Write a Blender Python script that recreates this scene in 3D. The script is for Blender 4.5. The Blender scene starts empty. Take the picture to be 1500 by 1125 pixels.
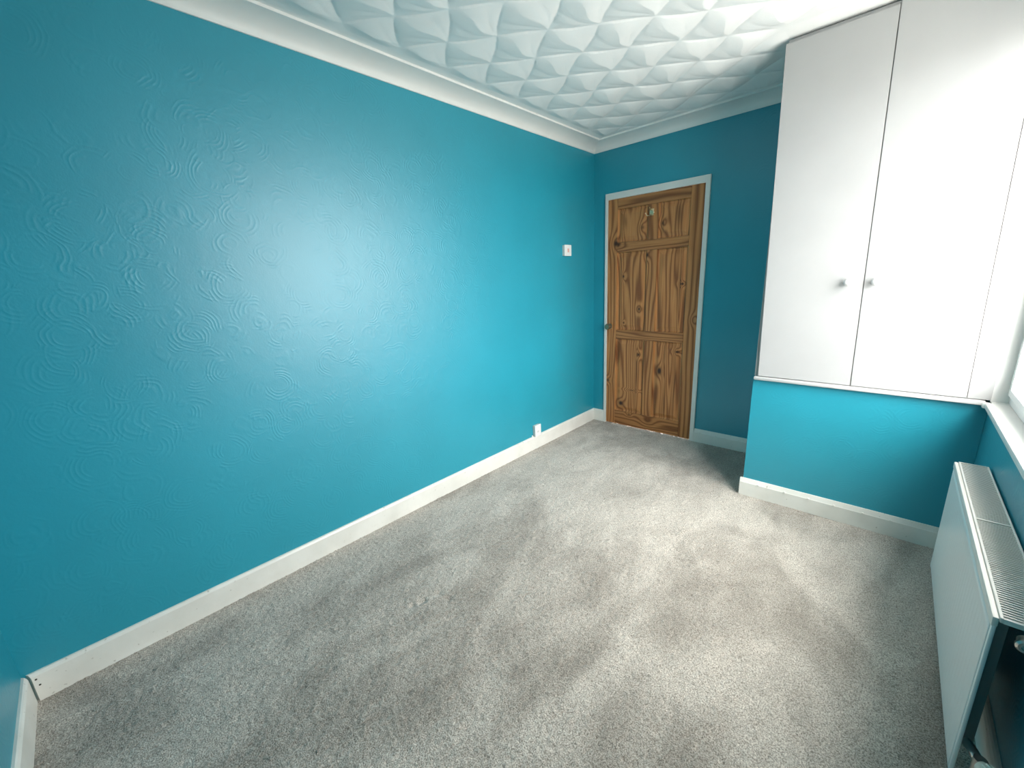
import bpy, bmesh, math, random
import numpy as np
from mathutils import Matrix, Vector

# ------------------------------------------------------------------ camera, sky, light, exposure
CAM = (2.054, -3.32, 1.369); YAW, PITCH, ROLL, FPX = 43.422, -14.314, -2.731, 597.19
yw, pt, rl = [math.radians(v) for v in (YAW, PITCH, ROLL)]
fwd = Vector((-math.sin(yw)*math.cos(pt), math.cos(yw)*math.cos(pt), math.sin(pt)))
rt = Vector((math.cos(yw), math.sin(yw), 0)); up = rt.cross(fwd)
r2 = rt*math.cos(rl)+up*math.sin(rl); u2 = -rt*math.sin(rl)+up*math.cos(rl)
cd = bpy.data.cameras.new('camera'); cam = bpy.data.objects.new('camera', cd)
bpy.context.scene.collection.objects.link(cam)
m = Matrix((r2, u2, -fwd)).transposed().to_4x4(); m.translation = Vector(CAM); cam.matrix_world = m
cd.sensor_fit = 'HORIZONTAL'; cd.sensor_width = 36; cd.lens = FPX/1500*36; cd.clip_start = .02
sc = bpy.context.scene; sc.camera = cam
sc.view_settings.view_transform = 'Standard'; sc.view_settings.look = 'None'
sc.view_settings.gamma = 1; sc.view_settings.use_curve_mapping = False
sc.view_settings.exposure = .95
try:
    sc.cycles.max_bounces = 14; sc.cycles.diffuse_bounces = 10
    sc.cycles.sample_clamp_indirect = 8
except Exception: pass

SKY = 9.0
w = bpy.data.worlds.new('overcast_sky'); sc.world = w; w.use_nodes = True
nt = w.node_tree; nt.nodes.clear()
tc = nt.nodes.new('ShaderNodeTexCoord'); sp = nt.nodes.new('ShaderNodeSeparateXYZ'); nt.links.new(tc.outputs['Generated'], sp.inputs[0])
mr = nt.nodes.new('ShaderNodeMapRange'); mr.inputs['From Min'].default_value = -.06; mr.inputs['From Max'].default_value = .06
nt.links.new(sp.outputs['Z'], mr.inputs[0])
mx = nt.nodes.new('ShaderNodeMix'); mx.data_type = 'RGBA'; nt.links.new(mr.outputs[0], mx.inputs[0])
zr = nt.nodes.new('ShaderNodeMapRange'); zr.inputs['From Min'].default_value = 0; zr.inputs['From Max'].default_value = 1   # overcast: brightest overhead
nt.links.new(sp.outputs['Z'], zr.inputs[0])
zx = nt.nodes.new('ShaderNodeMix'); zx.data_type = 'RGBA'; nt.links.new(zr.outputs[0], zx.inputs[0])
zx.inputs[6].default_value = (1.20, 1.22, 1.25, 1); zx.inputs[7].default_value = (1.75, 1.70, 1.60, 1)
nt.links.new(zx.outputs[2], mx.inputs[7])
mx.inputs[6].default_value = (.58, .57, .54, 1)
bg = nt.nodes.new('ShaderNodeBackground'); bg.inputs[1].default_value = SKY; nt.links.new(mx.outputs[2], bg.inputs[0])
wo = nt.nodes.new('ShaderNodeOutputWorld'); nt.links.new(bg.outputs[0], wo.inputs[0])

# the window opening, as a portal for the sky
WX = 2.41                      # plane of the window wall
WY0, WY1, WZ0, WZ1 = -.665, -2.16, .76, 2.26
pl = bpy.data.lights.new('window_portal', 'AREA'); pl.shape = 'RECTANGLE'; pl.size = WZ1-WZ0; pl.size_y = WY0-WY1
pl.cycles.is_portal = True
po = bpy.data.objects.new('window_portal', pl); sc.collection.objects.link(po)
po.location = (WX+.262, (WY0+WY1)/2, (WZ0+WZ1)/2); po.rotation_euler = (0, math.radians(90), 0)

# ------------------------------------------------------------------ helpers
COL = sc.collection
def link(o, parent=None):
    COL.objects.link(o)
    if parent: o.parent = parent
    return o
def tag(o, label=None, cat=None, group=None, kind=None):
    if label: o['label'] = label
    if cat: o['category'] = cat
    if group: o['group'] = group
    if kind: o['kind'] = kind
    return o
def empty(name, loc=(0, 0, 0)):
    o = bpy.data.objects.new(name, None); o.location = loc; o.empty_display_size = .1
    return link(o)
def obj(name, bm, mat, parent=None, smooth=False):
    me = bpy.data.meshes.new(name); bmesh.ops.recalc_face_normals(bm, faces=bm.faces); bm.to_mesh(me); bm.free()
    me.materials.append(mat)
    if smooth:
        for p in me.polygons: p.use_smooth = True
        me.set_sharp_from_angle(angle=math.radians(35))
    o = bpy.data.objects.new(name, me); link(o)
    if parent:
        o.parent = parent; o.matrix_parent_inverse = Matrix.Translation(-parent.location) if parent.parent is None else Matrix.Identity(4)
    return o
def box(bm, x0, x1, y0, y1, z0, z1, bev=0):
    x0, x1 = min(x0, x1), max(x0, x1); y0, y1 = min(y0, y1), max(y0, y1); z0, z1 = min(z0, z1), max(z0, z1)
    g = bmesh.ops.create_cube(bm, size=1)
    for v in g['verts']:
        v.co = Vector(((x0+x1)/2+v.co.x*(x1-x0), (y0+y1)/2+v.co.y*(y1-y0), (z0+z1)/2+v.co.z*(z1-z0)))
    if bev:
        ed = {e for v in g['verts'] for e in v.link_edges}
        bmesh.ops.bevel(bm, geom=list(ed), offset=bev, segments=2, affect='EDGES', profile=.5)
    return bm
def B(*a, **k): return box(bmesh.new(), *a, **k)
def lathe(bm, prof, loc, axis, n=24):
    """prof: (radius, distance along axis)"""
    ax = Vector(axis).normalized(); t = ax.orthogonal().normalized(); b = ax.cross(t); loc = Vector(loc)
    rings = []
    for r, h in prof:
        if r < 1e-6: rings.append([bm.verts.new(loc+ax*h)])
        else: rings.append([bm.verts.new(loc+ax*h+(t*math.cos(2*math.pi*i/n)+b*math.sin(2*math.pi*i/n))*r) for i in range(n)])
    for a, c in zip(rings, rings[1:]):
        for i in range(n):
            j = (i+1) % n
            if len(a) == 1 and len(c) == 1: continue
            if len(a) == 1: bm.faces.new((a[0], c[i], c[j]))
            elif len(c) == 1: bm.faces.new((a[i], a[j], c[0]))
            else: bm.faces.new((a[i], a[j], c[j], c[i]))
    return bm
def tube(bm, pts, r, n=14):
    pts = [Vector(p) for p in pts]; rings = []
    for i, p in enumerate(pts):
        d = (pts[min(i+1, len(pts)-1)]-pts[max(i-1, 0)]).normalized()
        t = d.cross(Vector((.3, .2, .93))).normalized(); b = d.cross(t)
        rings.append([bm.verts.new(p+(t*math.cos(2*math.pi*k/n)+b*math.sin(2*math.pi*k/n))*r) for k in range(n)])
    for a, c in zip(rings, rings[1:]):
        for i in range(n): bm.faces.new((a[i], a[(i+1) % n], c[(i+1) % n], c[i]))
    bm.faces.new(rings[0]); bm.faces.new(rings[-1][::-1]); return bm
def extrude(bm, prof, A, Bp, out, mitre0=0., mitre1=0.):
    """profile (depth, z) swept from A to B; out = direction of depth; mitre shortens per unit depth"""
    A, Bp, out = Vector(A), Vector(Bp), Vector(out); d = (Bp-A).normalized(); R = []
    for P, s, k in ((A, 1, mitre0), (Bp, -1, mitre1)):
        R.append([bm.verts.new(P+out*x+Vector((0, 0, z))+d*s*k*x) for x, z in prof])
    n = len(prof)
    for i in range(n): bm.faces.new((R[0][i], R[0][(i+1) % n], R[1][(i+1) % n], R[1][i]))
    bm.faces.new(R[0]); bm.faces.new(R[1][::-1]); return bm
def grid_mesh(name, X, Y, Z, mat):
    """regular grid arrays -> smooth mesh object"""
    ny, nx = X.shape
    co = np.stack([X, Y, Z], -1).reshape(-1, 3).astype(np.float32)
    i = (np.arange(ny-1)[:, None]*nx+np.arange(nx-1)[None]).ravel()
    f = np.stack([i, i+1, i+nx+1, i+nx], 1).astype(np.int32)
    me = bpy.data.meshes.new(name); me.vertices.add(len(co)); me.vertices.foreach_set('co', co.ravel())
    me.loops.add(f.size); me.loops.foreach_set('vertex_index', f.ravel())
    me.polygons.add(len(f)); me.polygons.foreach_set('loop_start', np.arange(0, f.size, 4, dtype=np.int32))
    me.polygons.foreach_set('loop_total', np.full(len(f), 4, np.int32))
    me.polygons.foreach_set('use_smooth', np.ones(len(f), bool))
    me.update(calc_edges=True); me.validate(); me.materials.append(mat)
    return link(bpy.data.objects.new(name, me))

# ------------------------------------------------------------------ materials
class N:
    def __init__(s, name, rough=.5, color=(1, 1, 1), metal=0, spec=.5):
        s.m = bpy.data.materials.new(name); s.m.use_nodes = True; s.t = s.m.node_tree; s.t.nodes.clear()
        s.b = s.t.nodes.new('ShaderNodeBsdfPrincipled'); o = s.t.nodes.new('ShaderNodeOutputMaterial')
        s.t.links.new(s.b.outputs[0], o.inputs[0]); s.out = o
        s.b.inputs['Base Color'].default_value = (*color, 1); s.b.inputs['Roughness'].default_value = rough
        s.b.inputs['Metallic'].default_value = metal; s.b.inputs['Specular IOR Level'].default_value = spec
        s.tc = s.t.nodes.new('ShaderNodeTexCoord').outputs['Object']
    def set(s, inp, v):
        if hasattr(v, 'node'): s.t.links.new(v, inp)
        elif isinstance(v, (tuple, list)) and inp.type == 'RGBA' and len(v) == 3: inp.default_value = (*v, 1)
        else: inp.default_value = v
    def math(s, op, a, b=0., c=0.):
        n = s.t.nodes.new('ShaderNodeMath'); n.operation = op
        for i, v in enumerate((a, b, c)): s.set(n.inputs[i], v)
        return n.outputs[0]
    def vmath(s, op, a, b=(0, 0, 0), out=0):
        n = s.t.nodes.new('ShaderNodeVectorMath'); n.operation = op; s.set(n.inputs[0], a); s.set(n.inputs[1], b)
        return n.outputs[out]
    def noise(s, vec, scale, detail=2, rough=.5, dist=0, col=False):
        n = s.t.nodes.new('ShaderNodeTexNoise'); s.set(n.inputs['Vector'], vec)
        n.inputs['Scale'].default_value = scale; n.inputs['Detail'].default_value = detail
        n.inputs['Roughness'].default_value = rough; n.inputs['Distortion'].default_value = dist
        return n.outputs['Color' if col else 'Fac']
    def vor(s, vec, scale, out='Distance', rnd=1.):
        n = s.t.nodes.new('ShaderNodeTexVoronoi'); s.set(n.inputs['Vector'], vec)
        n.inputs['Scale'].default_value = scale; n.inputs['Randomness'].default_value = rnd
        return n.outputs[out]
    def ramp(s, f, stops):
        n = s.t.nodes.new('ShaderNodeValToRGB'); s.set(n.inputs[0], f); e = n.color_ramp.elements
        while len(e) < len(stops): e.new(.5)
        for i, (p, c) in enumerate(stops): e[i].position = p; e[i].color = (*c, 1) if len(c) == 3 else c
        return n.outputs[0]
    def mr(s, f, a, b, c=0., d=1., smooth=False):
        n = s.t.nodes.new('ShaderNodeMapRange'); s.set(n.inputs[0], f)
        if smooth: n.interpolation_type = 'SMOOTHSTEP'
        for i, v in enumerate((a, b, c, d)): n.inputs[1+i].default_value = v
        return n.outputs[0]
    def mix(s, f, a, b):
        n = s.t.nodes.new('ShaderNodeMix'); n.data_type = 'RGBA'; s.set(n.inputs[0], f); s.set(n.inputs[6], a); s.set(n.inputs[7], b)
        return n.outputs[2]
    def bump(s, h, strength, dist=.001, nrm=None):
        n = s.t.nodes.new('ShaderNodeBump'); s.set(n.inputs['Height'], h); n.inputs['Strength'].default_value = strength
        n.inputs['Distance'].default_value = dist
        if nrm is not None: s.t.links.new(nrm, n.inputs['Normal'])
        s.t.links.new(n.outputs[0], s.b.inputs['Normal']); s.t.links.new(n.outputs[0], s.b.inputs['Coat Normal']); return n.outputs[0]

def teal_wall():
    n = N('teal_satin_paint_on_swirled_plaster', rough=.42, spec=.6)
    n.b.inputs['Coat Weight'].default_value = .55; n.b.inputs['Coat Roughness'].default_value = .5; n.b.inputs['Coat IOR'].default_value = 1.6
    p = n.vmath('ADD', n.tc, n.vmath('SCALE', n.vmath('SUBTRACT', n.noise(n.tc, 7, 2, col=True), (.5, .5, .5)), (0, 0, 0)))
    n2 = p.node.inputs[1].links[0].from_node; n2.inputs['Scale'].default_value = .05
    h = None
    for off, sca, ring in (((0, 0, 0), 5.5, 84.), ((3.3, 7.1, 1.9), 7.0, 70.), ((8.1, 2.1, 5.5), 6.2, 78.)):
        q = n.vmath('ADD', p, off)
        d = n.vor(q, sca)
        wv = n.math('SINE', n.math('MULTIPLY', d, ring))
        wv = n.math('POWER', n.mr(wv, -1, 1), 1.6)
        # arcs show only over part of each sweep of the comb
        mk = n.mr(n.noise(q, 13, 1), .47, .58, smooth=True)
        mk = n.math('MULTIPLY', mk, n.math('MULTIPLY', n.mr(d, .62, .42, 0, 1, True), n.mr(d, .12, .26, 0, 1, True)))
        t = n.math('MULTIPLY', wv, mk)
        h = t if h is None else n.math('ADD', h, t)
    fine = n.noise(n.tc, 140, 3, .6)
    broad = n.noise(n.tc, 14, 2)
    h = n.math('ADD', n.math('MULTIPLY', h, .55), n.math('ADD', n.math('MULTIPLY', fine, .5), n.math('MULTIPLY', broad, 1.4)))
    n.bump(h, .42, .0012)
    c = n.mix(n.mr(n.noise(n.tc, 2.2, 2), .3, .7), (.003, .268, .358), (.005, .290, .388))
    n.set(n.b.inputs['Base Color'], c)
    return n.m
def white_paint(name, col=(.80, .80, .765), rough=.35, bump=.25, scale=60):
    n = N(name, rough=rough)
    f = n.noise(n.tc, scale, 3, .6)
    n.set(n.b.inputs['Base Color'], n.mix(n.mr(n.noise(n.tc, 5, 3), .35, .7), col, tuple(v*.955 for v in col)))
    n.bump(f, bump, .0006); return n.m
def scuffed_white():
    n = N('scuffed_white_skirting_gloss', rough=.33)
    c = n.mix(n.mr(n.noise(n.tc, 6, 4), .4, .75), (.80, .79, .735), (.70, .69, .63))
    sp_ = n.mr(n.noise(n.tc, 55, 2), .70, .76)
    n.set(n.b.inputs['Base Color'], n.mix(n.math('MULTIPLY', sp_, .55), c, (.30, .27, .21)))
    n.bump(n.noise(n.tc, 45, 3), .4, .001); return n.m
def ceiling_mat():
    n = N('white_embossed_ceiling_paper', rough=.6)
    ribs = n.math('SINE', n.math('MULTIPLY', n.noise(n.vmath('MULTIPLY', n.tc, (1, .15, 1)), 90, 2, .5), 30))
    n.set(n.b.inputs['Base Color'], (.87, .865, .84))
    n.bump(n.math('ADD', n.math('MULTIPLY', ribs, .25), n.noise(n.tc, 180, 2)), .35, .0008); return n.m
def carpet_mat():
    n = N('grey_beige_cut_pile_carpet', rough=.95, spec=.15)
    st = n.vmath('ADD', n.vmath('MULTIPLY', n.tc, (1, .55, 1)), (3.7, 1.3, 0))
    big = n.noise(st, 2.1, 3, .55, 1.2)
    med = n.noise(n.vmath('MULTIPLY', n.tc, (1, .5, 1)), 8, 3, .55, .8)
    tone = n.math('ADD', n.math('MULTIPLY', n.mr(big, .38, .62, 0, 1, True), .60), n.math('MULTIPLY', n.mr(med, .33, .67), .40))
    tuft = n.noise(n.tc, 230, 2, .7)
    fine = n.noise(n.tc, 420, 2, .6)
    c = n.mix(tone, (.355, .325, .285), (.64, .595, .535))
    g = n.math('ADD', n.math('MULTIPLY', n.mr(tuft, .3, .7), .6), n.math('MULTIPLY', n.mr(fine, .3, .7), .4))
    dk = n.mix(n.mr(g, .25, .75), (.40, .38, .35), (1.30, 1.29, 1.28))
    mm = n.t.nodes.new('ShaderNodeMix'); mm.data_type = 'RGBA'; mm.blend_type = 'MULTIPLY'; mm.inputs[0].default_value = 1
    n.set(mm.inputs[6], c); n.set(mm.inputs[7], dk); n.set(n.b.inputs['Base Color'], mm.outputs[2])
    n.b.inputs['Sheen Weight'].default_value = .25; n.b.inputs['Sheen Roughness'].default_value = .5
    n.bump(n.math('ADD', tuft, n.math('MULTIPLY', fine, .6)), .8, .004); return n.m
def pine(name, horiz=False, seed=0., knots=(), tint=1., freq=1.):
    """knots: (x, z, radius across, radius along, darkness)"""
    n = N(name, rough=.38, spec=.4)
    s = n.t.nodes.new('ShaderNodeSeparateXYZ'); n.t.links.new(n.tc, s.inputs[0]); x, z = s.outputs[0], s.outputs[2]
    cb = n.t.nodes.new('ShaderNodeCombineXYZ')
    n.set(cb.inputs[0], n.math('MULTIPLY', x, 1.1 if horiz else 9.)); n.set(cb.inputs[1], seed)
    n.set(cb.inputs[2], n.math('MULTIPLY', z, 9. if horiz else .95))
    v = cb.outputs[0]
    f = n.math('MULTIPLY', n.noise(v, 1., 1.5, .45), 34.*freq)
    f = n.math('ADD', f, n.math('MULTIPLY', z if horiz else x, 150.))
    spot = None
    for kx, kz, ra, rl_, dk in knots:
        ex = n.math('DIVIDE', n.math('SUBTRACT', x, kx), rl_ if horiz else ra)
        ez = n.math('DIVIDE', n.math('SUBTRACT', z, kz), ra if horiz else rl_)
        d2 = n.math('ADD', n.math('MULTIPLY', ex, ex), n.math('MULTIPLY', ez, ez))
        g1 = n.math('EXPONENT', n.math('MULTIPLY', d2, -.16))
        f = n.math('ADD', f, n.math('MULTIPLY', g1, 9.))
        g2 = n.math('MULTIPLY', n.math('EXPONENT', n.math('MULTIPLY', d2, -1.3)), dk)
        spot = g2 if spot is None else n.math('ADD', spot, g2)
    band = n.mr(n.math('SINE', f), -1, 1)
    band = n.math('POWER', band, 2.2)
    cb2 = n.t.nodes.new('ShaderNodeCombineXYZ')
    n.set(cb2.inputs[0], n.math('MULTIPLY', x, 4. if horiz else 190.)); n.set(cb2.inputs[2], n.math('MULTIPLY', z, 190. if horiz else 4.)); n.set(cb2.inputs[1], seed)
    fib = n.noise(cb2.outputs[0], 1., 2)
    lt = (.56*tint, .255*tint, .090*tint); md = (.42*tint, .17*tint, .052*tint); dk_ = (.17*tint, .052*tint, .016*tint)
    c = n.mix(n.mr(fib, .3, .7), lt, md)
    c = n.mix(n.math('MULTIPLY', band, .82), c, dk_)
    if spot is not None: c = n.mix(n.math('MINIMUM', spot, .96), c, (.03, .012, .008))
    n.set(n.b.inputs['Base Color'], c); n.bump(fib, .2, .0005); return n.m
def metal(name, col, rough=.2): return N(name, rough=rough, color=col, metal=1).m
def plain(name, col, rough=.35, spec=.5):
    n = N(name, rough=rough, spec=spec)
    n.set(n.b.inputs['Base Color'], n.mix(n.noise(n.tc, 30, 2), col, tuple(v*.95 for v in col))); return n.m
def glass_mat():
    m_ = bpy.data.materials.new('clear_window_glass'); m_.use_nodes = True; t = m_.node_tree; t.nodes.clear()
    a = t.nodes.new('ShaderNodeBsdfTransparent'); g = t.nodes.new('ShaderNodeBsdfGlossy'); g.inputs['Roughness'].default_value = .02
    ge = t.nodes.new('ShaderNodeNewGeometry'); dt = t.nodes.new('ShaderNodeVectorMath'); dt.operation = 'DOT_PRODUCT'
    t.links.new(ge.outputs['Incoming'], dt.inputs[0]); t.links.new(ge.outputs['Normal'], dt.inputs[1])
    def mth(op, *v):      # reflectance of a thin pane, the same from both faces
        q = t.nodes.new('ShaderNodeMath'); q.operation = op
        for i, x in enumerate(v):
            if hasattr(x, 'node'): t.links.new(x, q.inputs[i])
            else: q.inputs[i].default_value = x
        return q
    fr = mth('MULTIPLY_ADD', mth('POWER', mth('SUBTRACT', 1., mth('ABSOLUTE', dt.outputs['Value']).outputs[0]).outputs[0], 5.).outputs[0], .95, .04)
    mxx = t.nodes.new('ShaderNodeMixShader'); o = t.nodes.new('ShaderNodeOutputMaterial')
    t.links.new(fr.outputs[0], mxx.inputs[0]); t.links.new(a.outputs[0], mxx.inputs[1]); t.links.new(g.outputs[0], mxx.inputs[2]); t.links.new(mxx.outputs[0], o.inputs[0])
    return m_

M_WALL = teal_wall(); M_CEIL = ceiling_mat(); M_COVE = white_paint('white_coving_paint', (.82, .815, .78), .5, .15)
M_SKIRT = scuffed_white(); M_CARPET = carpet_mat()
M_WHITE = white_paint('white_gloss_woodwork', (.82, .82, .79), .3, .2)
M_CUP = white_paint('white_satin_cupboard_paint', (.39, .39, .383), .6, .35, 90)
M_LEDGE = white_paint('white_gloss_ledge_paint', (.50, .50, .49), .4, .2)
M_FRAME = white_paint('white_door_frame_gloss', (.72, .735, .69), .3, .3)
M_UPVC = plain('white_upvc', (.85, .86, .86), .25)
M_GLASS = glass_mat()
M_RAD = plain('white_enamel', (.80, .83, .82), .28)
M_FIN = plain('shaded_fin_grey', (.22, .22, .21), .5)  # fin colour darkened to put shade into the gaps of the grille
M_RADC = plain('cream_enamel_grille', (.80, .79, .74), .35)
M_CHROME = metal('chrome', (.62, .58, .54), .3); M_BRASS = metal('dull_brass', (.40, .30, .20), .42)
M_DARKM = metal('aged_dark_metal', (.16, .13, .10), .35)
M_PLAS = plain('white_plastic', (.84, .84, .81), .3)
M_GREYP = plain('grey_white_plastic', (.62, .63, .60), .4)
M_PINK = plain('faded_red_marking', (.75, .42, .36), .4)
M_DARK = plain('dark_gap', (.05, .045, .035), .8)
M_TRV = plain('cream_plastic', (.80, .76, .66), .35)
M_BRICK = plain('rendered_outside_wall', (.55, .5, .45), .9)

# ------------------------------------------------------------------ the room
H = 2.43; YB = -3.696; T = .015; SK = .112
BX, BD, ZS = 1.497, -.675, .744     # boxed-in bulkhead: left side, front face, top
DX0, DX1, DZ1 = .120, .965, 2.032    # outer edge of the door frame

# carpet: pile built as a finely tufted surface
rng = np.random.default_rng(4)
def blur(a, k):
    for _ in range(k):
        a = (a+np.roll(a, 1, 0)+np.roll(a, -1, 0)+np.roll(a, 1, 1)+np.roll(a, -1, 1))/5
    return a
nx, ny = 420, 620
xs = np.linspace(-.02, WX+.02, nx); ys = np.linspace(YB-.02, .02, ny); X, Y = np.meshgrid(xs, ys)
tz = .6*rng.normal(0, 1, X.shape)+.8*blur(rng.normal(0, 1, X.shape), 1); tz /= tz.std()
lo = blur(rng.normal(0, 1, X.shape), 40); lo /= lo.std()
Z = tz*.0016+lo*.0008
# dents left in the pile by furniture feet
for dx, dy in ((.68, -2.52), (.70, -2.44), (.755, -2.43), (.665, -2.56), (2.02, -1.55)):
    Z -= .009*np.exp(-((X-dx)**2+(Y-dy)**2)/.00022)
Z -= Z.mean()
fl = grid_mesh('floor', X+rng.normal(0, .0011, X.shape), Y+rng.normal(0, .0011, X.shape), Z, M_CARPET)
tag(fl, 'grey beige cut pile carpet with brushed lighter patches', kind='structure')
tag(obj('floor_base', B(-.1, WX+.25, YB-.1, .12, -.12, -.02), M_DARK), 'plain base under the carpet', kind='structure')

# ceiling: embossed paper of quilted shell shapes, one continuous relief
O2 = np.array([.7576, -1.6108]); A2 = np.array([.1842, .1340]); B2 = np.array([-.0017, .2758])
Minv = np.linalg.inv(np.stack([A2, B2-A2], 1))     # cells span +a and +(b-a)
def shell_height(X, Y):
    # gently bow the fold lines
    Xw = X+.013*np.sin((Y-O2[1])*2*np.pi/.2758); Yw = Y
    P = np.stack([Xw-O2[0], Yw-O2[1]], -1)
    uv = P @ Minv.T; u = uv[..., 0] % 1.; v = uv[..., 1] % 1.
    eps = .02
    pil = (np.sin(np.pi*u)*np.sin(np.pi*v)+eps)**.50
    # apex of each fan is the corner u=v=1; a ridge runs out of it between two valleys
    au, av = 1-u, 1-v
    rx = -(au*A2[0]+av*(B2-A2)[0]); ry = -(au*A2[1]+av*(B2-A2)[1])
    r = np.hypot(rx, ry)/.2758; th = np.arctan2(rx, -ry)
    p, q = au*.95, av*.80
    t = np.minimum(p, q)/(np.maximum(p, q)+1e-4)
    rp = np.clip(np.sin(np.pi*np.clip(r, 0, 1)), 0, 1)**.8
    h = pil*.0095+t*rp*.0105
    for t0, wd, am in ((-.38, .09, -.0014), (.55, .09, -.0012), (-.62, .07, .0010)):
        h += am*np.exp(-((th-t0)/wd)**2)*rp
    return h
nx, ny = 480, 740
xs = np.linspace(-.02, WX+.02, nx); ys = np.linspace(YB-.02, .02, ny); X, Y = np.meshgrid(xs, ys)
hh = shell_height(X, Y)
# flat margin next to the coving
edge = np.minimum(np.minimum(X-.17, 10), np.minimum(-.14-Y, Y-(YB+.16))); k = np.clip(edge/.06, 0, 1)
k *= np.clip(np.maximum(-.80-Y, 1.50-X)/.10, 0, 1)      # plain margin in front of the cupboard
ce = grid_mesh('ceiling', X, Y, H+.004-hh*k, M_CEIL)
tag(ce, 'white ceiling paper embossed with quilted shell shapes', kind='structure')
tag(obj('ceiling_slab', B(-.1, WX+.25, YB-.1, .12, H+.02, H+.12), M_WHITE), 'slab above the ceiling paper', kind='structure')

tag(obj('wall_left', B(-.1, 0, YB-.1, .1, -.1, H+.1), M_WALL), 'long teal wall of swirled plaster, left of the door', kind='structure')
tag(obj('wall_front', B(0, WX+.12, YB-.1, YB, -.1, H+.1), M_WALL), 'teal wall beside the camera at the near end', kind='structure')
bm = bmesh.new()
box(bm, 0, DX0+.01, 0, .1, -.1, H+.1); box(bm, DX1-.01, WX+.12, 0, .1, -.1, H+.1); box(bm, DX0+.01, DX1-.01, 0, .1, DZ1-.01, H+.1)
tag(obj('wall_back', bm, M_WALL), 'teal end wall around the pine door', kind='structure')
bm = bmesh.new(); OX = WX+.12
box(bm, WX, OX, YB, 0, -.1, WZ0-.026); box(bm, WX, OX, YB, 0, WZ1, H+.1)
box(bm, WX, OX, WY0, 0, WZ0-.026, WZ1); box(bm, WX, OX, YB, WY1, WZ0-.026, WZ1)
tag(obj('wall_right', bm, M_WALL), 'teal window wall behind the radiator', kind='structure')
bm = bmesh.new(); EX = WX+.25          # outer leaf of the wall, added to cut grazing light on the cupboard
box(bm, OX, EX, YB-.1, .1, -.1, WZ0-.03); box(bm, OX, EX, YB-.1, .1, WZ1-.01, H+.1)
box(bm, OX, EX, WY0-.01, .1, WZ0-.03, WZ1-.01); box(bm, OX, EX, YB-.1, WY1+.01, WZ0-.03, WZ1-.01)
tag(obj('wall_outside', bm, M_BRICK), 'pale rendered outer wall beyond the window, added to cut grazing light', kind='structure')
# bulkhead under the cupboard
tag(obj('wall_bulkhead', B(BX, WX-.001, BD, -.001, 0, ZS), M_WALL), 'teal boxed bulkhead under the white cupboard', kind='structure')

# ------------------------------------------------------------------ skirting boards
prof = [(0, 0), (T, 0), (T, SK-.012), (T-.004, SK-.004), (T-.008, SK), (0, SK)]
bb = obj('baseboard_left', extrude(bmesh.new(), prof, (0, YB+.010, 0), (0, 0, 0), (1, 0, 0), .75, 1), M_SKIRT)
tag(bb, 'white skirting board along the long teal wall', kind='structure')
bm = bmesh.new()
for px, pz in ((YB+.030, .088), (YB+.034, .062)):
    lathe(bm, [(.0032, -.0005), (.0032, .0008), (0, .0008)], (T, px, pz), (1, 0, 0), 10)
o = obj('nail_hole', bm, M_DARK, bb)
tag(obj('baseboard_front', extrude(bmesh.new(), prof, (0.002, YB, 0), (WX, YB, 0), (0, 1, 0), 1.0, 1), M_SKIRT), 'white skirting board at the near end, split from its neighbour at the corner', kind='structure')
prof2 = [(0, 0), (T, 0), (T, SK-.030), (T-.002, SK-.027), (.006, SK), (0, SK)]
bm = bmesh.new(); extrude(bm, prof, (0, 0, 0), (DX0, 0, 0), (0, -1, 0), 1, 0); extrude(bm, prof2, (DX1, 0, 0), (BX, 0, 0), (0, -1, 0))
bk = tag(obj('baseboard_back', bm, M_SKIRT), 'chamfered white skirting beside the pine door', kind='structure')
prof3 = [(0, 0), (T, 0), (T, SK-.026), (T-.002, SK-.023), (.005, SK), (0, SK)]
bq = tag(obj('baseboard_bulkhead', extrude(bmesh.new(), prof3, (BX-T, BD, 0), (WX, BD, 0), (0, -1, 0)), M_SKIRT), 'chipped white skirting along the teal bulkhead', kind='structure')
sidep = [(0, 0), (T, 0), (T, SK-.026), (T-.002, SK-.023), (.005, SK), (0, SK)]
tag(obj('baseboard_bulkhead_side', extrude(bmesh.new(), sidep, (BX, 0, 0), (BX, BD, 0), (-1, 0, 0)), M_SKIRT), 'white skirting on the hidden side of the bulkhead', kind='structure')
def drips(parent, xs_, y, z):
    for x in xs_:
        bm = bmesh.new(); box(bm, x-.005, x+.004, y-.005, y+.004, z-.008, z+.003, bev=.0015)
        obj('paint_drip', bm, M_SKIRT, parent)
drips(bq, (1.585, 1.72, 1.835, 1.95, 2.07, 2.18), BD-T, SK-.022)
drips(bk, (1.015, 1.135, 1.30), -T, SK-.027)
tag(obj('baseboard_right', extrude(bmesh.new(), prof, (WX, BD, 0), (WX, YB, 0), (-1, 0, 0)), M_SKIRT), 'white skirting under the radiator', kind='structure')

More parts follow.
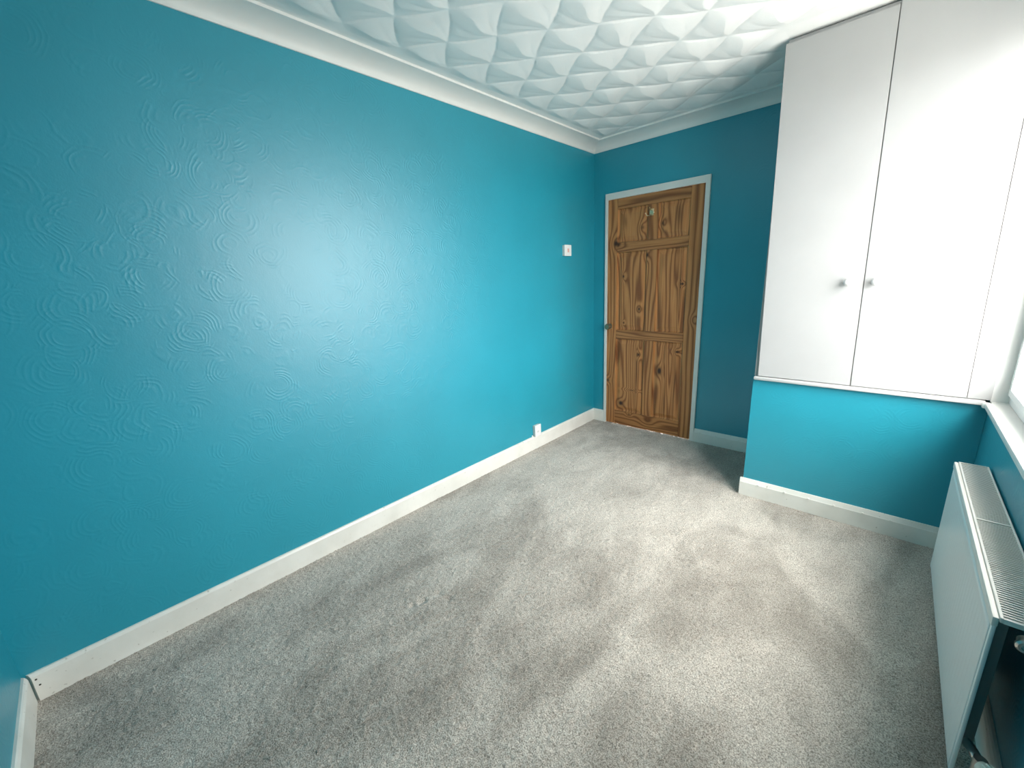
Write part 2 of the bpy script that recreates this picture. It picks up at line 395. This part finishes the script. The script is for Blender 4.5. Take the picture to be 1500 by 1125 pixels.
# ------------------------------------------------------------------ coving
def coving(name, A, Bp, out, m0, m1, lab):
    zc = 2.368; wd = .122; pr = [(0, zc), (.006, zc), (.010, zc+.006)]
    for i in range(1, 9):
        a = i/9*math.pi/2
        pr.append((.010+(wd-.020)*(1-math.cos(a)), zc+.006+(H-.008-zc-.006)*math.sin(a)))
    pr += [(wd-.008, H-.007), (wd, H-.007), (wd, H+.006), (0, H+.006)]
    return tag(obj(name, extrude(bmesh.new(), pr, A, Bp, out, m0, m1), M_COVE, smooth=True), lab, kind='structure')
coving('trim_1', (0, YB, 0), (0, 0, 0), (1, 0, 0), 1, 1, 'white coving above the long teal wall')
coving('trim_2', (0, 0, 0), (BX, 0, 0), (0, -1, 0), 1, 0, 'white coving above the pine door')
coving('trim_3', (0, YB, 0), (WX, YB, 0), (0, 1, 0), 1, 1, 'white coving at the near end')
coving('trim_4', (WX, YB, 0), (WX, BD, 0), (-1, 0, 0), 1, 0, 'white coving above the window')

# ------------------------------------------------------------------ pine door
dr = tag(empty('door_1', (.54, 0, 0)), 'stained knotty pine panel door', kind='structure')
FY = -.016
bm = bmesh.new()
box(bm, DX0, .1435, FY, .09, 0, DZ1, bev=.002); box(bm, .932, DX1, FY, .09, 0, DZ1, bev=.002); box(bm, .142, .934, FY, .09, 1.983, DZ1, bev=.002)
f = obj('door_frame', bm, M_FRAME, dr); f['label'] = 'white painted frame'
y0, y1 = -.008, .030
L_, R_ = .146, .930; cols = ((.235, .503), (.590, .832)); rows = ((.140, .812), (.893, 1.552), (1.632, 1.898))
def sel(x0, x1, z0, z1, ks): return [k for k in ks if x0-.06 < k[0] < x1+.06 and z0-.1 < k[1] < z1+.1]
KN = [(.296, 1.353, .010, .016, 1.1), (.447, 1.078, .011, .017, 1.1), (.505, 1.515, .012, .02, 1.1), (.800, 1.277, .013, .010, 1.1),
      (.786, 1.30, .0045, .20, .85), (.646, .560, .018, .034, 1.3), (.686, .70, .006, .13, .6), (.455, .684, .012, .016, 1.0),
      (.294, .214, .021, .022, 1.3), (.790, .736, .018, .010, 1.0), (.164, .418, .012, .015, .9), (.40, .352, .034, .005, .7),
      (.305, .957, .006, .008, 1.0), (.440, .45, .006, .25, .5), (.70, .33, .009, .22, .55), (.78, .42, .007, .28, .5),
      (.905, 1.00, .012, .018, .25), (.748, 1.80, .030, .095, .50), (.299, 1.80, .020, .06, .38), (.457, 1.732, .016, .02, .7),
      (.620, 1.745, .014, .018, .75), (.222, 1.627, .022, .030, 1.2)]
def plank(nm, x0, x1, z0, z1, seed, horiz=False, kn=(), tint=1., freq=1.):
    mt = pine('knotty_pine_'+str(int(seed*10)), horiz, seed, kn, tint, freq)
    return obj(nm, B(x0, x1, y0, y1, z0, z1, bev=.0018), mt, dr)
plank('stile', L_, cols[0][0]-.0008, .008, 1.981, 1.3, kn=sel(L_, .235, 0, 2, [k for k in KN if k[0] < .235]))
plank('stile', cols[1][1]+.0008, R_, .008, 1.981, 4.7, kn=[k for k in KN if k[0] > .85], tint=.92, freq=.5)
xm0, xm1 = cols[0][0], cols[1][1]
plank('rail', xm0, xm1, 1.8988, 1.981, 2.2, True, tint=.80, freq=.8)
plank('rail', xm0, xm1, 1.5528, 1.6312, 6.4, True, [(.23, 1.62, .02, .03, 1.2)], tint=.82, freq=1.3)
plank('rail', xm0, xm1, .8128, .8922, 8.9, True, [(.60, .855, .012, .10, .0)], tint=.9, freq=1.3)
plank('rail', xm0, xm1, .008, .1392, 3.6, True, [(.38, .12, .010, .012, .8), (.56, .085, .02, .03, .3)], tint=.86)
for i, (a, b) in enumerate(rows):
    plank('mid_stile', .5038, .5892, a, b, 11.1+i*2.3, kn=[k for k in KN if .50 < k[0] < .589 and a-.05 < k[1] < b+.05])
def raised_panel(x0, x1, z0, z1, seed):
    bm = bmesh.new(); lev = []
    for ins, y in ((0, y0+.001), (.004, y0+.010), (.012, y0+.013), (.016, y0+.013), (.044, y0+.004)):
        lev.append([bm.verts.new((x0+ins, y, z0+ins)), bm.verts.new((x1-ins, y, z0+ins)), bm.verts.new((x1-ins, y, z1-ins)), bm.verts.new((x0+ins, y, z1-ins))])
    for a, b in zip(lev, lev[1:]):
        for i in range(4): bm.faces.new((a[i], a[(i+1) % 4], b[(i+1) % 4], b[i]))
    bm.faces.new(lev[-1])
    bk_ = [bm.verts.new((v.co.x, y1-.005, v.co.z)) for v in lev[0]]
    for i in range(4): bm.faces.new((lev[0][(i+1) % 4], lev[0][i], bk_[i], bk_[(i+1) % 4]))
    bm.faces.new(bk_[::-1])
    obj('panel', bm, pine('knotty_pine_panel_'+str(seed), False, seed, sel(x0, x1, z0, z1, [k for k in KN if x0-.02 < k[0] < x1+.02]), 1.02), dr)
sd = 20.
for a, b in rows:
    for c, d in cols: sd += 1.7; raised_panel(c, d, a, b, sd)
kb = lathe(bmesh.new(), [(0, 0), (.026, 0), (.026, .004), (.012, .007), (.010, .022), (.022, .030), (.027, .042), (.022, .053), (0, .057)], (.172, y0, .921), (0, -1, 0))
k = obj('door_knob', kb, M_BRASS, dr, True); k['label'] = 'small brassy round knob'
bm = B(.515, .551, y0-.004, y0, 1.812, 1.862, bev=.002)
for s in (-1, 1):
    tube(bm, [(.533, y0-.003, 1.822), (.533+s*.012, y0-.018, 1.812), (.533+s*.026, y0-.032, 1.812), (.533+s*.032, y0-.038, 1.826)], .004, 10)
    lathe(bm, [(0, -.006), (.006, -.003), (.006, .003), (0, .006)], (.533+s*.033, y0-.039, 1.829), (0, 0, 1), 12)
tube(bm, [(.533, y0-.003, 1.853), (.533, y0-.025, 1.853), (.533, y0-.045, 1.868)], .004, 10)
k = obj('coat_hook', bm, metal('polished_brass', (.78, .62, .40), .3), dr, True); k['label'] = 'double brass coat hook'

# ------------------------------------------------------------------ built-in cupboard
cb = tag(empty('cupboard', (BX, BD, .764)), 'tall white double-door cupboard built in above the teal bulkhead', 'cupboard')
FYC = BD-.018
bm = bmesh.new()
box(bm, BX+.004, WX-.002, BD+.001, -.002, .765, H-.004)
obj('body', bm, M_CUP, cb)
def door_mesh(bl, br, tl, tr, z0, z1):
    bm = bmesh.new(); F = [bm.verts.new((x, FYC, z)) for x, z in ((bl, z0), (br, z0), (tr, z1), (tl, z1))]
    K = [bm.verts.new((v.co.x, BD, v.co.z)) for v in F]
    bm.faces.new(F); bm.faces.new(K[::-1])
    for i in range(4): bm.faces.new((F[(i+1) % 4], F[i], K[i], K[(i+1) % 4]))
    bmesh.ops.bevel(bm, geom=list(bm.edges), offset=.0015, segments=2, affect='EDGES'); return bm
# the doors have dropped on their hinges: the seam leans a little
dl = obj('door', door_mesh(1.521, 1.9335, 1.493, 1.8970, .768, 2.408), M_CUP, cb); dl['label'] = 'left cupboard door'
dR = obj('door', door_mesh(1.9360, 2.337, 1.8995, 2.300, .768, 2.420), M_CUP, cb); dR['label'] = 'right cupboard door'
for xk, d in ((1.866, dl), (1.968, dR)):
    o = obj('knob', lathe(bmesh.new(), [(0, 0), (.013, 0), (.011, .006), (.009, .012), (.016, .018), (.0195, .025), (.0185, .031), (.012, .036), (.004, .0375), (0, .036)],
            (xk, FYC, 1.283), (0, -1, 0), 28), M_LEDGE, None, True)
    o.parent = d
bm = bmesh.new(); F = [bm.verts.new((x, BD-.012, z)) for x, z in ((2.3395, .768), (2.409, .768), (2.409, 2.425), (2.303, 2.425))]
K = [bm.verts.new((v.co.x, BD, v.co.z)) for v in F]; bm.faces.new(F); bm.faces.new(K[::-1])
for i in range(4): bm.faces.new((F[(i+1) % 4], F[i], K[i], K[(i+1) % 4]))
obj('filler_panel', bm, M_CUP, cb)
led = B(BX-.002 + .008, 2.395, BD-.030, BD+.02, ZS+.001, .7645, bev=.005)
o = obj('bottom_ledge', led, M_LEDGE, cb, True)
bm = tube(bmesh.new(), [(WX-.004, WY0-.006, 1.092), (WX-.014, WY0-.012, 1.092), (WX-.016, WY0-.014, 1.084)], .0035, 8)
o = obj('catch', bm, M_DARKM, cb); o['label'] = 'small dark metal catch'

# ------------------------------------------------------------------ window
wn = tag(empty('window_1', (WX, (WY0+WY1)/2, WZ0)), 'bright white framed window right of the cupboard', kind='structure')
bm = bmesh.new()          # white reveal lining
box(bm, WX, OX, WY0-.006, WY0, WZ0, WZ1); box(bm, WX, OX, WY1, WY1+.006, WZ0, WZ1); box(bm, WX, OX, WY1+.006, WY0-.006, WZ1-.006, WZ1)
obj('reveal', bm, M_WHITE, wn)
FX0, FX1 = WX+.05, WX+.115; ya, yb_ = WY0-.006, WY1+.006; za, zb = WZ0, WZ1-.006; fw = .042
bm = bmesh.new()
box(bm, FX0, FX1, ya-fw, ya, za, zb, bev=.004); box(bm, FX0, FX1, yb_, yb_+fw, za, zb, bev=.004)
box(bm, FX0, FX1, yb_+fw, ya-fw, za, za+fw, bev=.004); box(bm, FX0, FX1, yb_+fw, ya-fw, zb-fw, zb, bev=.004)
obj('window_frame', bm, M_UPVC, wn)
ym = (ya+yb_)/2
obj('mullion', B(FX0, FX1, ym-.035, ym+.035, za+fw, zb-fw, bev=.004), M_UPVC, wn)
for s0, s1 in ((ya-fw, ym+.035), (ym-.035, yb_+fw)):
    bm = bmesh.new(); a, b = max(s0, s1), min(s0, s1); c = .03; q0, q1 = FX0-.012, FX1-.02; z0, z1 = za+fw, zb-fw
    box(bm, q0, q1, a-c, a, z0, z1, bev=.003); box(bm, q0, q1, b, b+c, z0, z1, bev=.003); box(bm, q0, q1, b+c, a-c, z0, z0+c, bev=.003); box(bm, q0, q1, b+c, a-c, z1-c, z1, bev=.003)
    obj('sash', bm, M_UPVC, wn)
    obj('pane', B(FX0+.020, FX0+.024, b+c, a-c, z0+c, z1-c), M_GLASS, wn)
bm = B(WX-.018, FX0+.02, WY1-.04, WY0-.035, WZ0-.025, WZ0, bev=.006)
box(bm, WX+.001, FX0+.02, WY0-.04, WY0, WZ0-.025, WZ0)
lathe(bm, [(0, -.014), (.012, -.0125), (.014, -.008), (.014, .006), (.012, .0105), (0, .012)], (WX-.012, WY0-.036, WZ0-.012), (0, 0, 1), 18)
obj('window_sill', bm, M_WHITE, wn, True)

# ------------------------------------------------------------------ radiator
RY0, RY1, RXF, RXB, RZ0, RZ1 = -1.008, -2.032, 2.312, 2.404, .082, .574
ra = tag(empty('radiator', ((RXF+RXB)/2, (RY0+RY1)/2, 0)), 'white convector radiator with slatted top grille under the window', 'radiator')
# front panel with pressed flutes
prs = []; n = 31; L = RY0-RY1
yy = [RY1+.012]
bm = bmesh.new(); cols_ = []
for i in range(n*6+1):
    t = i/(n*6); y = RY1+.012+(L-.024)*t; d = .0016*(.5-.5*math.cos(2*math.pi*t*n))
    ends = min(1, min(t, 1-t)*40); cols_.append((y, d*ends))
zl = [(RZ0, .008, 0), (RZ0+.006, .002, 0), (RZ0+.02, 0, 0), (RZ0+.045, 0, 1), (RZ1-.075, 0, 1), (RZ1-.05, 0, 0), (RZ1-.024, 0, 0)]
G = [[bm.verts.new((RXF+.003+o_+d*k_, y, z)) for y, d in cols_] for z, o_, k_ in zl]
for a, b in zip(G, G[1:]):
    for i in range(len(a)-1): bm.faces.new((a[i], a[i+1], b[i+1], b[i]))
fp = obj('front_panel', bm, M_RAD, ra, True)
sm = fp.modifiers.new('thickness', 'SOLIDIFY'); sm.thickness = -.003; sm.offset = 1
for yv in (RY1, RY0-.012):
    o = obj('edge_seam', B(RXF+.001, RXF+.009, yv, yv+.012, RZ0, RZ1-.02, bev=.003), M_RAD, ra, True)
# convector fins, one folded sheet behind the panel
bm = bmesh.new(); pv = None
for i in range(73):
    y = RY1+.09+(L-.12)*i/72
    for x in ((RXF+.012, RXF+.045) if i % 2 == 0 else (RXF+.045, RXF+.012)):
        c = (bm.verts.new((x, y, RZ0+.05)), bm.verts.new((x, y, RZ1-.05)))
        if pv: bm.faces.new((pv[0], c[0], c[1], pv[1]))
        pv = c
o = obj('convector_fins', bm, M_FIN, ra)
# top casing: stepped front lip, rear rail, end bars, cross bar
bm = B(RXF-.001, RXF+.010, RY1, RY0, RZ1-.026, RZ1, bev=.003)
o = obj('front_lip', bm, M_RADC, ra, True)
bm = B(RXF+.0105, RXF+.0165, RY1, RY0, RZ1-.010, RZ1+.003, bev=.0015)
box(bm, RXB-.005, RXB, RY1, RY0, RZ1-.028, RZ1+.003, bev=.0015)
for a, b in ((RY1, RY1+.007), (RY0-.006, RY0), (-1.520, -1.509)):
    box(bm, RXF+.0165, RXB-.005, a, b, RZ1-.010, RZ1+.002)
gr = obj('top_grille', bm, M_RADC, ra)
sx0, sx1 = RXF+.0165, RXB-.005
sb = B(sx0, sx1, -.0019, .0019, -.007, 0); sme = bpy.data.meshes.new('slat'); sb.to_mesh(sme); sb.free(); sme.materials.append(M_RADC)
def slats(a, b, n_):
    for i in range(n_):
        y = a+(b-a)*(i+1)/(n_+1); o = bpy.data.objects.new('slat', sme); link(o, gr); o.location = (0, y, RZ1+.001)
slats(RY1+.007, -1.520, 49); slats(-1.509, RY0-.006, 48)
# plugs and valve
yp = RY1-.001
bm = lathe(bmesh.new(), [(0, -.02), (.012, -.02), (.012, .0), (.017, .0), (.017, .006), (.013, .010), (.008, .0105), (.007, .005), (0, .005)], (RXF+.056, RY1+.004, RZ1-.048), (0, -1, 0), 20)
o = obj('bleed_plug', bm, M_CHROME, ra, True); o['label'] = 'chrome blanking plug at the top corner'
vx, vz = RXF+.040, RZ0+.100
bm = tube(bmesh.new(), [(vx-.02, RY1+.03, vz), (vx-.01, RY1+.012, vz), (vx, RY1-.018, vz)], .011, 14)
tube(bm, [(vx, RY1-.018, vz+.012), (vx, RY1-.018, vz-.035)], .013, 14)
o = obj('valve_body', bm, M_CHROME, ra, True)
bm = tube(bmesh.new(), [(vx, RY1-.018, vz-.03), (vx, RY1-.018, .004)], .0075, 12)
o = obj('supply_pipe', bm, M_WHITE, ra, True)
bm = bmesh.new(); ax0 = Vector((vx, RY1-.030, vz+.004)); dirv = Vector((.60, -.78, .05)).normalized()
lathe(bm, [(0, 0), (.015, 0), (.020, .010), (.021, .030), (.017, .048), (.012, .052), (0, .0525)], ax0, dirv, 28)
t_ = dirv.orthogonal().normalized(); b_ = dirv.cross(t_)
for i in range(14):
    a = 2*math.pi*i/14; c = t_*math.cos(a)+b_*math.sin(a)
    tube(bm, [ax0+dirv*.010+c*.0205, ax0+dirv*.032+c*.0215, ax0+dirv*.050+c*.0175], .0022, 6)
o = obj('thermostat_head', bm, M_TRV, ra, True); o['label'] = 'ribbed cream valve head'
for yv in (RY0-.2, RY1+.34):
    obj('bracket', B(RXB-.03, WX-.0006, yv-.012, yv+.012, RZ0+.12, RZ1-.10), M_RAD, ra)
    obj('bracket_arm', B(RXF+.006, RXB-.03, yv-.012, yv+.012, RZ1-.16, RZ1-.13), M_RAD, ra)

# ------------------------------------------------------------------ things on the long wall
sw = tag(empty('light_switch', (0, -.435, 1.58)), 'small white surface-mounted light switch on the teal wall left of the door', 'light switch')
obj('back_box', B(0, .020, -.480, -.392, 1.539, 1.622, bev=.002), M_GREYP, sw)
obj('face_plate', B(.0195, .027, -.482, -.390, 1.537, 1.624, bev=.002), M_PLAS, sw)
obj('rocker', B(.0265, .031, -.445, -.427, 1.566, 1.595, bev=.0015), M_PINK, sw)['label'] = 'rocker with a faded reddish mark'
ph = tag(empty('phone_socket', (0, -.895, .165)), 'small white box socket sitting above the skirting, left of the door', 'socket')
obj('back_box', B(0, .018, -.928, -.858, .1125, .205, bev=.002), M_GREYP, ph)
obj('face_plate', B(.0175, .030, -.930, -.856, .1125, .208, bev=.003), M_PLAS, ph)
obj('shutter', B(.0295, .0325, -.905, -.885, .145, .160, bev=.001), M_GREYP, ph)
obj('cable_clip', B(T-.013, T-.003, -.948, -.938, SK, SK+.014, bev=.002), M_PLAS, ph)

bpy.context.view_layer.update()
